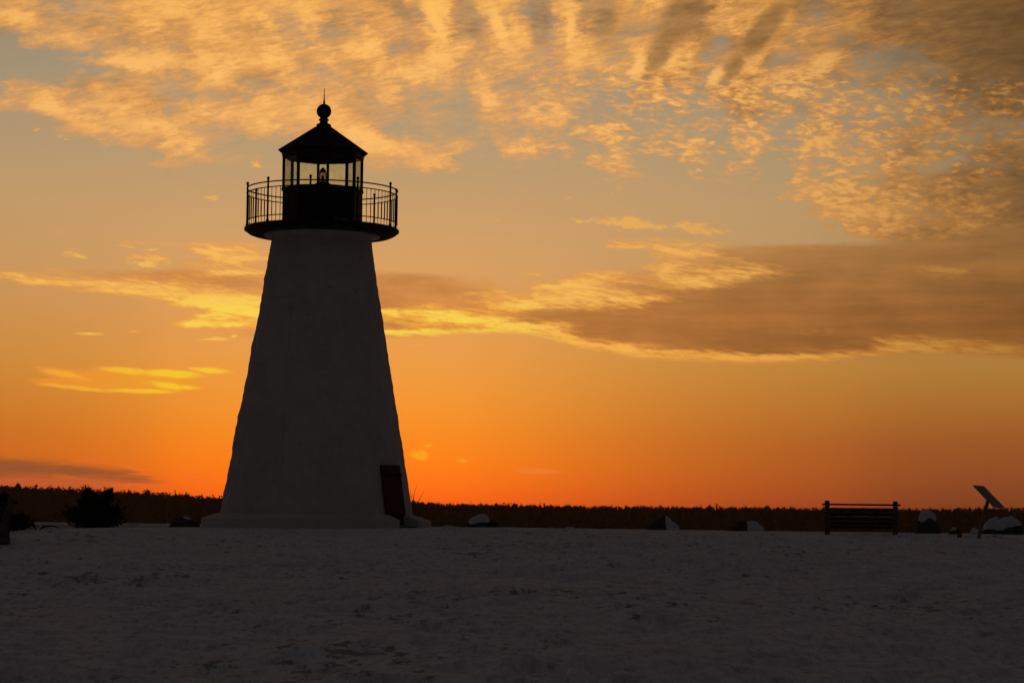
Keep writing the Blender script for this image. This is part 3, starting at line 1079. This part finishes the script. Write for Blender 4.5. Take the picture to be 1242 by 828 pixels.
# door: plank slab lying in the battered wall, with frame, strap and step
dz0, dz1 = tz(636, 484), tz(567, 473)
slope = math.atan2(wall_r(dz0) - wall_r(dz1), dz1 - dz0)
rotd = Matrix.Rotation(DOOR_A, 3, "Z") @ Matrix.Rotation(-slope, 3, "X")
zm = (dz0 + dz1) / 2
rm = wall_r(zm) + 0.015
dc = Vector((rm * math.sin(DOOR_A), -rm * math.cos(DOOR_A), zm))
dh = (dz1 - dz0) / math.cos(slope)
dw = 0.84
db = MB()
for i in range(6):
    db.box(dc + rotd @ Vector((-dw / 2 + dw * (i + .5) / 6, 0, 0)), (dw / 6 - .006, .05, dh), rotd, .004)
door = db.build("door", M["door"], LH)
fb = MB()
fb.box(dc + rotd @ Vector((0, .005, dh / 2 + .02)), (dw + .06, .06, .04), rotd, .004)
for sgn in (-1, 1):
    fb.box(dc + rotd @ Vector((sgn * (dw / 2 + .015), .005, -.01)), (.028, .06, dh), rotd, .004)
fb.build("door_frame", M["door"], door)
for zz in (dh * .36, -dh * .34):
    MB().box(dc + rotd @ Vector((0, -.034, zz)), (dw + (.14 if zz > 0 else -.1), .018, .065), rotd, .004).build("hinge_strap", M["lug"], door)
MB().ball(dc + rotd @ Vector((-dw / 2 + .09, -.055, -.05)), .03, 10, 6).build("handle", M["lug"], door)
sc_ = Vector((2.98 * math.sin(DOOR_A), -2.98 * math.cos(DOOR_A), .05))
MB().box(sc_, (.74, .55, .22), Matrix.Rotation(DOOR_A, 3, "Z"), .02).build("door_step", M["stone"], LH)

# cable running down the wall, with a short cross piece near the top
def on_wall(px, py, off=.004):
    z = tz(py)
    r = wall_r(z)
    xo = (px - (384 + (630 - py) * .0142)) / PXM
    a = math.asin(max(-.98, min(.98, xo / r)))
    return Vector(((r + off) * math.sin(a), -(r + off) * math.cos(a), z))


cpts = [on_wall(352.5 - (q - 365) * .055, q) for q in range(366, 632, 12)]
MB().tube(cpts, .030, 8).build("down_cable", M["stucco"], LH)
MB().tube([on_wall(x, 365 + (x - 322) * .02, .010) for x in range(324, 358, 3)], .028, 8).build("cable_bracket", M["stucco"], LH)
MB().tube([Vector((-1.72, -.2, tz(286))), Vector((-1.60, -.25, tz(289))), Vector((-1.47, -.3, tz(294)))], .010, 5).build("ground_wire", M["cable"], LH)

# gallery deck
dt, d_e = tz(277), tz(287)
deck = MB().lathe([(1.55, d_e + .012), (1.96, d_e + .012), (2.06, tz(285)), (2.12, tz(283)), (2.15, tz(281.8)), (2.19, tz(281)), (2.19, tz(278.4)), (2.165, tz(277.6)), (2.13, dt), (1.0, dt + .015)], 128, 0, False)
deck.build("gallery_deck", M["iron"], LH)

# gallery railing: ten posts with ball finials, three rails, balusters between the lower two
RR = 2.13
z_top, z_mid, z_bot, z_ball = tz(230.7), tz(237), tz(270.5), tz(226.3)
rail = link("gallery_railing", None, LH)
MB().ring(RR, z_top, .020, 144, 6).build("top_rail", M["iron"], rail)
MB().ring(RR, z_mid, .016, 144, 6).build("middle_rail", M["iron"], rail)
MB().ring(RR, z_bot, .016, 144, 6).build("bottom_rail", M["iron"], rail)
post_me = bal_me = None
for i in range(10):
    a = R(-9 + 36 * i)
    if post_me is None:
        mb = MB()
        mb.lathe([(.045, dt - .01), (.045, dt + .03), (.028, dt + .05), (.028, z_mid - .02), (.036, z_mid), (.028, z_mid + .02), (.026, z_ball - .06), (.040, z_ball - .05), (.022, z_ball - .035), (.022, z_ball - .02)], 10)
        mb.ball((0, 0, z_ball), .042, 12, 8)
        post_me = mb.build("post", M["iron"], rail)
        o = post_me
    else:
        o = post_me.copy()
        COL.objects.link(o)
    o.location = (RR * math.sin(a), -RR * math.cos(a), 0)
    o.rotation_euler = (0, 0, a)
    for j in range(1, 9):
        b = a + R(4 * j)
        if bal_me is None:
            bal_me = MB().tube([(0, 0, z_bot), (0, 0, z_mid)], .0105, 6).build("baluster", M["iron"], rail)
            q = bal_me
        else:
            q = bal_me.copy()
            COL.objects.link(q)
        q.location = (RR * math.sin(b), -RR * math.cos(b), 0)

# lantern room: an eight-sided house, one corner seven degrees right of the viewer
PH = R(7)
LR = 1.155
sill, head, eave = tz(229.5), tz(192.5), tz(184.5)
lant = link("lantern_room", None, LH)


def oct_ring(mb, prof):
    """closed eight-sided ring of (r, z) profile points"""
    vs, fs = [], []
    k = len(prof)
    for i in range(8):
        a = PH + i * math.pi / 4
        for (r, z) in prof:
            vs.append((r * math.sin(a), -r * math.cos(a), z))
    for i in range(8):
        for j in range(k):
            fs.append((i * k + j, ((i + 1) % 8) * k + j, ((i + 1) % 8) * k + (j + 1) % k, i * k + (j + 1) % k))
    return mb.add(vs, fs)


mb = MB()
oct_ring(mb, [(LR - .02, dt), (LR - .02, sill - .10), (LR + .02, sill - .08), (LR + .02, sill), (LR - .09, sill), (LR - .12, dt)])
oct_ring(mb, [(LR + .035, dt + .003), (LR + .035, dt + .09), (LR - .018, dt + .11), (LR - .018, dt + .003)])
mb.build("lantern_wall", M["iron"], lant)
oct_ring(MB(), [(LR + .01, head), (LR + .03, eave - .03), (LR - .10, eave - .03), (LR - .10, head)]).build("lantern_head", M["iron"], lant)
oct_ring(MB(), [(.02, eave - .05), (.02, eave - .035), (LR - .103, eave - .035), (LR - .103, eave - .05)]).build("ceiling", M["inner"], lant)
mull = None
for i in range(8):
    a = PH + i * math.pi / 4
    if mull is None:
        mull = MB().box((0, 0, (sill + head) / 2), (.072, .075, head - sill), None, .008).build("mullion", M["iron"], lant)
        o = mull
    else:
        o = mull.copy()
        COL.objects.link(o)
    r = LR - .04
    o.location = (r * math.sin(a), -r * math.cos(a), 0)
    o.rotation_euler = (0, 0, a)
apo = (LR - .045) * math.cos(math.pi / 8)
half = (LR - .045) * math.sin(math.pi / 8) - .034
pane = None
for i in range(8):
    a = PH + (i + .5) * math.pi / 4
    if pane is None:
        pane = MB().box((0, 0, (sill + head) / 2), (half * 2, .008, head - sill)).build("window_pane", M["glass"], lant)
        o = pane
    else:
        o = pane.copy()
        COL.objects.link(o)
    o.location = (apo * math.sin(a), -apo * math.cos(a), 0)
    o.rotation_euler = (0, 0, a)
va_ = PH + .5 * math.pi / 4
apw = (LR - .02) * math.cos(math.pi / 8) + .012
vb = MB()  # added pale strips painting a gap highlight at the wall's foot, no vent
rv = Matrix.Rotation(va_, 3, "Z")
for kx, wx in ((-.15, .16), (.10, .20)):
    vb.box(Vector((apw * math.sin(va_), -apw * math.cos(va_), dt + .17)) + rv @ Vector((kx, 0, 0)), (wx, .02, .028), rv, .004)
vb.build("gap_highlight", M["glint"], lant)

# roof, ventilator ball and lightning rod
rf_ = MB()
er = 1.285
zc = tz(154.5)
oct_ring(rf_, [(LR + .028, eave - .085), (LR + .05, eave - .07), (er - .02, eave - .015), (er, eave), (.21, zc), (.20, zc - .06), (er - .10, eave - .03), (LR + .02, eave - .05)])
for i in range(8):
    a = PH + i * math.pi / 4
    rf_.tube([(er * .995 * math.sin(a), -er * .995 * math.cos(a), eave + .008), (.22 * math.sin(a), -.22 * math.cos(a), zc + .004)], .016, 5)
roof = rf_.build("roof", M["roof"], LH)
MB().lathe([(.205, zc - .05), (.215, tz(152)), (.185, tz(150.6)), (.125, tz(149.8)), (.108, tz(147)), (.145, tz(146.2)), (.145, tz(145)), (.115, tz(144.2)), (.10, tz(142.6))], 32).build("roof_collar", M["roof"], roof)
bz = tz(135.1)
MB().ball((0, 0, bz), .211, 32, 20).build("ventilator_ball", M["roof"], roof)
MB().tube([(0, 0, bz + .19), (0, 0, tz(123)), (0, 0, tz(119)), (0, 0, tz(107))], [.034, .026, .014, .007], 8).build("lightning_rod", M["roof"], roof)

# the light itself
lens = link("beacon", None, LH)
MB().lathe([(.05, sill - .6), (.05, tz(224.4)), (.20, tz(224.0)), (.21, tz(222.6)), (.13, tz(221.6)), (.11, tz(220.8))], 24).build("pedestal", M["dull"], lens)
MB().lathe([(.105, tz(220.8)), (.118, tz(218)), (.122, tz(215)), (.118, tz(212)), (.10, tz(209.5)), (.085, tz(208.6))], 24).build("lens", M["lens"], lens)
MB().lathe([(.09, tz(208.6)), (.09, tz(206.8)), (.055, tz(205)), (.04, tz(203.8)), (.01, tz(203.2))], 20).build("lens_cap", M["dull"], lens)
MB().tube([(0, 0, tz(220.8)), (0, 0, tz(213))], [.045, .03], 8).build("lamp_holder", M["dull"], lens)


# ------------------------------------------------------------------ benches
def make_bench(width=1.78):
    root = thing("park_bench", "slatted timber bench", "bench")
    lean = R(12)
    for sgn in (-1, 1):
        x = sgn * (width / 2)
        prof = [(-.36, -.12), (.16, -.12), (.13, .15), (.10, .36), (.17, .60), (.235, .83), (.20, .86), (.13, .85), (.03, .50), (-.02, .40), (-.34, .40), (-.38, .36)]
        n_ = len(prof)
        vs = [(x - .06, b, c) for b, c in prof] + [(x + .06, b, c) for b, c in prof]
        fs = [tuple(range(n_ - 1, -1, -1)), tuple(range(n_, 2 * n_))]
        for i in range(n_):
            j = (i + 1) % n_
            fs.append((i, j, n_ + j, n_ + i))
        MB().add(vs, fs).build("end_frame", M["concrete"], root)
    slat = None
    for (y, z) in ((.150, .640), (.118, .525), (.090, .410)):
        MB().box((0, y - .012, z), (width - .126, .032, .088), Matrix.Rotation(-R(14), 3, "X"), .006).build("back_slat", M["wood"], root)
    for z in (.300, .205):
        MB().box((0, .085, z), (width - .126, .032, .080), None, .006).build("lower_slat", M["wood"], root)
    MB().box((0, .225, .765), (width + .26, .05, .045), None, .006).build("top_rail", M["wood"], root)
    for y in (-.30, -.18, -.06):
        MB().box((0, y, .418), (width + .10, .10, .035), None, .006).build("seat_slat", M["wood"], root)
    sb = MB()
    ns = 30
    vs, fs = [], []
    for i in range(ns + 1):
        x = -width / 2 + .07 + (width - .14) * i / ns
        h_ = .03 + .025 * noise.noise(Vector((x * 3, 1.7, 0)))
        vs += [(x, -.34, .437), (x, -.30, .437 + h_), (x, -.10, .437 + h_ * 1.1), (x, -.03, .437)]
    for i in range(ns):
        for j in range(3):
            fs.append((i * 4 + j, i * 4 + j + 1, (i + 1) * 4 + j + 1, (i + 1) * 4 + j))
        fs.append((i * 4 + 3, i * 4, (i + 1) * 4, (i + 1) * 4 + 3))
    fs += [(0, 1, 2, 3), (ns * 4 + 3, ns * 4 + 2, ns * 4 + 1, ns * 4)]
    sb.add(vs, fs, True)
    sb.build("seat_snow", M["snowcap"], root)
    return root


bp_ = at(1044.5, 645, 62.0)
bench = make_bench(1.70)
bench["label"] = "slatted bench seen from behind, with its top rail against the orange sky"
bench["group"] = "benches on the snowy rise"
bench.location = (bp_.x, bp_.y, gz(bp_.x, bp_.y) - .03)
bench.rotation_euler = (0, 0, math.pi + R(-8))
b2 = copy_tree(bench)
b2["label"] = "dark bench seen end-on beside the low evergreen tuft, beyond the wide juniper"
p2 = at(14, 671, 47.0)
rot2 = R(-58)
end = Matrix.Rotation(rot2, 3, "Z") @ Vector((.85, .20, 0))
b2.location = (p2.x - end.x, p2.y - end.y, gz(p2.x, p2.y) + .07)
b2.rotation_euler = (0, 0, rot2)

# ------------------------------------------------------------------ wayside sign
sp_ = at(1187, 653, 57.8)
sg = thing("wayside_sign", "tilted information panel on a single leaning post beyond the bench", "sign", (sp_.x, sp_.y, gz(sp_.x, sp_.y)), 0)
SM_ = 57.8 / F_PX
hp = Vector((11.0 * SM_, 0, 46 * SM_))
MB().tube([(0, 0, -.15), (0, 0, .04), tuple(hp * .55), tuple(hp)], [.046, .046, .044, .042], 10).build("post", M["steel"], sg)
# panel: long edge runs away from the viewer, face tilted up to the right
u_ = Vector((25.5 * SM_, 0, -26.0 * SM_)).normalized()         # down the slope
v_ = Vector((.455, .89, 0.0)).normalized()                       # along the panel
n_ = v_.cross(u_).normalized()
if n_.z < 0:
    n_ = -n_
rp = Matrix((u_, v_, n_)).transposed()
pc = Vector((12.5 * SM_, 0, (653 - 601.8) * SM_))
MB().box(pc, (36.5 * SM_, .85, .028), rp, .004).build("panel", M["panel"], sg)
MB().box(pc - n_ * .030 - u_ * .0, (.30, .55, .03), rp, .004).build("mounting_plate", M["steel"], sg)


# ------------------------------------------------------------------ boulders
def boulder(px, py_top, wpx, d, hpx, label, seed, cap=None, mat="stone", squash=1.0, skew=0.0, group="boulders along the shore edge", name="boulder", cone=0.0):
    """wpx wide boulder whose crown shows at photo row py_top; cap = (from, to) share of its width that carries snow"""
    top = at(px, py_top, d)
    m_ = d / F_PX
    g = gz(top.x, top.y)
    bz_ = min(g, top.z - hpx * m_) - .08
    rx, rz = wpx * m_ / 2, (top.z - bz_)
    root = thing(name, label, "rock", (top.x, top.y, bz_), 0, group)
    vs, fs = [], []
    n_, k_ = 40, 22
    rb = random.Random(seed * 7 + 1)
    planes = []
    for _ in range(11):
        q_ = Vector((rb.gauss(0, 1), rb.gauss(0, 1), rb.uniform(-.2, 1.1))).normalized()
        planes.append((q_, rb.uniform(.72, .96)))

    def shape(i, k, grow=0.0):
        a = 2 * math.pi * i / n_
        q = math.pi / 2 * k / k_
        rad = math.cos(q) * (1 - cone) + (1 - k / k_) * cone
        v = Vector((math.cos(a) * rad, math.sin(a) * rad, math.sin(q) * (1 - cone) + (k / k_) * cone))
        e_ = 0.72 + .28 * cone
        v = Vector((math.copysign(abs(v.x) ** e_, v.x), math.copysign(abs(v.y) ** e_, v.y), abs(v.z) ** .85))
        w_ = 1 + .20 * noise.noise(v * 1.5 + Vector((seed * 3.1, 0, 0))) + .11 * noise.noise(v * 3.6 + Vector((0, seed * 2.7, 0))) + .04 * noise.noise(v * 9 + Vector((0, 0, seed)))
        d_ = v.normalized()
        cut = min([9.0] + [q_[1] / max(.01, d_.dot(q_[0])) for q_ in planes if d_.dot(q_[0]) > .2])
        v = v * w_
        if v.length > cut:
            v = v * (cut / v.length) * (1 + .05 * noise.noise(v * 7))
        x = v.x + skew * v.z
        return Vector((x * rx * (1 + grow), v.y * rx * .85 * squash * (1 + grow), v.z * rz / 1.02))
    for k in range(k_ + 1):
        for i in range(n_):
            vs.append(shape(i, k))
    for k in range(k_):
        for i in range(n_):
            j = (i + 1) % n_
            fs.append((k * n_ + i, k * n_ + j, (k + 1) * n_ + j, (k + 1) * n_ + i))
    MB().add(vs, fs, True).build("stone", M[mat], root)
    if cap:
        c0, c1, th, low = cap
        k0 = int(k_ * low)
        vs, fs = [], []
        rows = k_ - k0 + 1
        for k in range(k0, k_ + 1):
            for i in range(n_):
                p = shape(i, k)
                u = (p.x / rx + 1) / 2
                inside = min(1, max(0, (u - c0) / .12)) * min(1, max(0, (c1 - u) / .12))
                edge = min(1, (k - k0) / 4)
                lump = .75 + .5 * noise.noise(p * 3 + Vector((seed, 1, 2)))
                t_ = th * inside * edge * lump - .012 * (1 - inside * edge)
                nn = Vector((p.x * .35, p.y * .35, rz * .9)).normalized()
                vs.append(p + nn * t_)
        for k in range(rows - 1):
            for i in range(n_):
                j = (i + 1) % n_
                fs.append((k * n_ + i, k * n_ + j, (k + 1) * n_ + j, (k + 1) * n_ + i))
        MB().add(vs, fs, True).build("snow_cap", M["snowcap"], root)
    return root


boulder(584, 625.5, 50, 76, 16, "broad snow-topped boulder just right of the lighthouse plinth", 1, (-.3, .72, .09, .42), skew=.12, cone=.25)
boulder(545, 637.0, 26, 75, 6, "low snow-dusted rock between the plinth and the broad boulder", 2, (0, 1, .05, .4))
boulder(692, 638.6, 26, 78, 6, "flat rock barely showing over the snow crest", 3, (.2, .8, .04, .5), squash=.8)
boulder(806, 625.5, 46, 76, 16, "pointed boulder with snow sliding down its right flank", 4, (.50, 1.3, .08, .05), skew=-.12, cone=.85)
boulder(905, 631.5, 48, 76, 12, "rounded boulder left of the bench with a patch of snow", 5, (.50, 1.2, .08, .05), skew=-.1, cone=.5)
boulder(1124, 623.0, 36, 69, 24, "upright boulder wearing a thick cap of snow beside the bench", 6, (-.2, 1.2, .08, .60), skew=.05)
boulder(1204, 630.0, 34, 70, 18, "snow-buried boulder directly behind the sign post", 7, (-.1, 1.1, .10, .35), cone=.2)
boulder(1226, 626.5, 36, 71, 20, "snow-buried boulder at the end of the row past the sign", 8, (-.1, 1.1, .10, .40), cone=.2)
boulder(227, 626.0, 42, 73, 13, "dark rock against the lighthouse plinth with a snowy edge", 9, (.35, .8, .035, .74), cone=.2)
boulder(160, 636.0, 24, 72, 5, "small snow-covered rock beside the wide juniper", 10, (-.1, 1.1, .06, .1))
boulder(1158, 638.5, 20, 66, 9, "small snow-flecked rock between the bench and the sign", 12, (-.1, .6, .05, .5), cone=.4)
boulder(1164, 644.5, 7, 58.5, 8, "little reddish stone poking out of the snow near the sign", 11, None, mat="redrock", squash=1.0)
boulder(1182, 641, 12, 66, 6, "small snowy rock just left of the leaning sign post", 13, (-.1, 1.1, .05, .2))


# ------------------------------------------------------------------ evergreens, scrub
def evergreen(label, px, py_base, d, leaders, sides, seed, name="juniper", group=None):
    """ragged evergreen: leaders = (lean dx, height) of the main stems; sides = (count, reach, rise) of the spreading boughs"""
    rr = random.Random(seed)
    b = at(px, py_base, d)
    root = thing(name, label, "shrub", (b.x, b.y, gz(b.x, b.y)), 0, group)
    tb, cb = MB(), MB()

    def needles(p, dirv, L, k):
        dirv = dirv.normalized()
        sx = dirv.orthogonal().normalized()
        sy = dirv.cross(sx)
        for _ in range(k):
            t_ = rr.random()
            a = rr.uniform(0, 6.28)
            o = (sx * math.cos(a) + sy * math.sin(a)) * rr.uniform(.3, 1) + dirv * rr.uniform(.4, 1.3)
            o = o.normalized() * rr.uniform(.05, .14) * (1.1 - .5 * t_)
            q = p + dirv * (L * t_)
            sd = o.cross(dirv).normalized() * rr.uniform(.010, .022)
            cb.add([q - sd, q + sd, q + o], [(0, 1, 2)])

    def bough(p0, dirv, L, dens):
        """a bough that droops a little and turns up at the tip, set with side sprays"""
        pts, p, d_ = [p0], p0.copy(), dirv.normalized()
        n_ = 7
        for i in range(n_):
            d_ = (d_ + Vector((rr.uniform(-.18, .18), rr.uniform(-.18, .18), .10 if i > 3 else -.02))).normalized()
            p = p + d_ * (L / n_)
            if p.z < .02:
                p.z = .02 + rr.random() * .05
            pts.append(p.copy())
        tb.tube(pts, [.016 * (1 - i / (n_ + 1)) + .002 for i in range(n_ + 1)], 4)
        for i in range(1, n_ + 1):
            seg = pts[i] - pts[i - 1]
            w_ = (1 - (i - 1) / n_)
            needles(pts[i - 1], seg, seg.length, int(7 * dens))
            for _ in range(int(3 * dens)):
                a = rr.uniform(0, 6.28)
                side = (seg.normalized().orthogonal() * math.cos(a) + seg.normalized().cross(seg.normalized().orthogonal()) * math.sin(a))
                sd_ = (side * rr.uniform(.5, 1) + seg.normalized() * rr.uniform(.5, 1.2)).normalized()
                sl = rr.uniform(.10, .24) * (w_ * .8 + .25)
                needles(pts[i], sd_, sl, int(8 * dens))

    for (dx, h) in leaders:
        base_ = Vector((dx * .25, rr.uniform(-.06, .06), -.05))
        tip = Vector((dx, rr.uniform(-.08, .08), h * .94))
        bough(base_, tip - base_, (tip - base_).length, 1.0)
        for t_ in [rr.uniform(.12, .95) for _ in range(int(26 * h))]:
            a = rr.uniform(0, 6.28)
            q = base_ + (tip - base_) * t_
            bough(q, Vector((math.cos(a), math.sin(a), rr.uniform(.25, .9))), rr.uniform(.35, .9) * h * (1 - t_) * .52 + .05, .7)
    cnt, reach, rise = sides
    for _ in range(cnt):
        a = rr.uniform(0, 6.28)
        bough(Vector((rr.uniform(-.12, .12), rr.uniform(-.12, .12), rr.uniform(0, .15))), Vector((math.cos(a), math.sin(a) * .8, rr.uniform(.05, rise))), reach * rr.uniform(.45, 1.05), .9)
    tb.build("trunk", M["bark"], root)
    cb.build("crown", M["needles"], root)
    return root


evergreen("wide bushy juniper with two ragged peaks left of the lighthouse", 115, 640, 70,
          [(-.25, 1.20), (.42, 1.17), (-.05, .95), (.14, .86), (-.48, .80), (.60, .60), (-.68, .52)], (84, 1.0, .8), 3, group="evergreens at the shore")
evergreen("pointed evergreen rising behind the bench that is seen end-on", 2, 645, 60, [(0, .96), (-.3, .7), (-.15, .6)], (30, .45, 1.2), 7, group="evergreens at the shore")
evergreen("low dark juniper tuft right beside the bench seen end-on", 22, 644, 62, [(0, .30), (.14, .2)], (26, .34, .9), 9, group="evergreens at the shore")

# fallen branches in the snow at left
fbp = at(42, 643, 61)
br = MB()
rr = random.Random(21)
gbase = gz(fbp.x, fbp.y)
for (x0, x1, z0, z1, bow) in ((-.42, .10, .02, .10, .06), (-.05, .22, .12, -.01, -.08), (.12, .40, .00, .10, .05), (-.30, -.05, .10, .03, .05), (.20, .62, .08, .06, .04)):
    mid_ = ((x0 + x1) / 2, rr.uniform(-.1, .1), (z0 + z1) / 2 + bow)
    br.tube([(x0, rr.uniform(-.1, .1), z0), mid_, (x1, rr.uniform(-.1, .1), z1)], [.026, .022, .012], 6)
tag(br.build("fallen_branch", M["bark"], None, (fbp.x, fbp.y, gbase)), "dark crooked branches lying in the snow between bench and juniper", "branch")

# bare twigs at the tower's right foot
bsx = at(499, 640, 72.5)
bs = MB()
for (dx, h, k) in ((.02, 1.28, .12), (-.10, 1.05, -.08), (.16, 1.10, .2), (.26, .72, .25), (.06, .86, -.05)):
    bs.tube([(dx * .3, 0, -.15), (dx * .6, .02, h * .5), (dx + k * .4, 0, h * .8), (dx + k, 0, h)], [.016, .012, .007, .003], 5)
    bs.tube([(dx * .7, .01, h * .6), (dx - k * .7, .05, h * .92)], [.008, .003], 4)
tag(bs.build("bare_shrub", M["bark"], None, (bsx.x, bsx.y, gz(bsx.x, bsx.y))), "thin leafless shrub sticking out behind the door side of the lighthouse", "shrub")
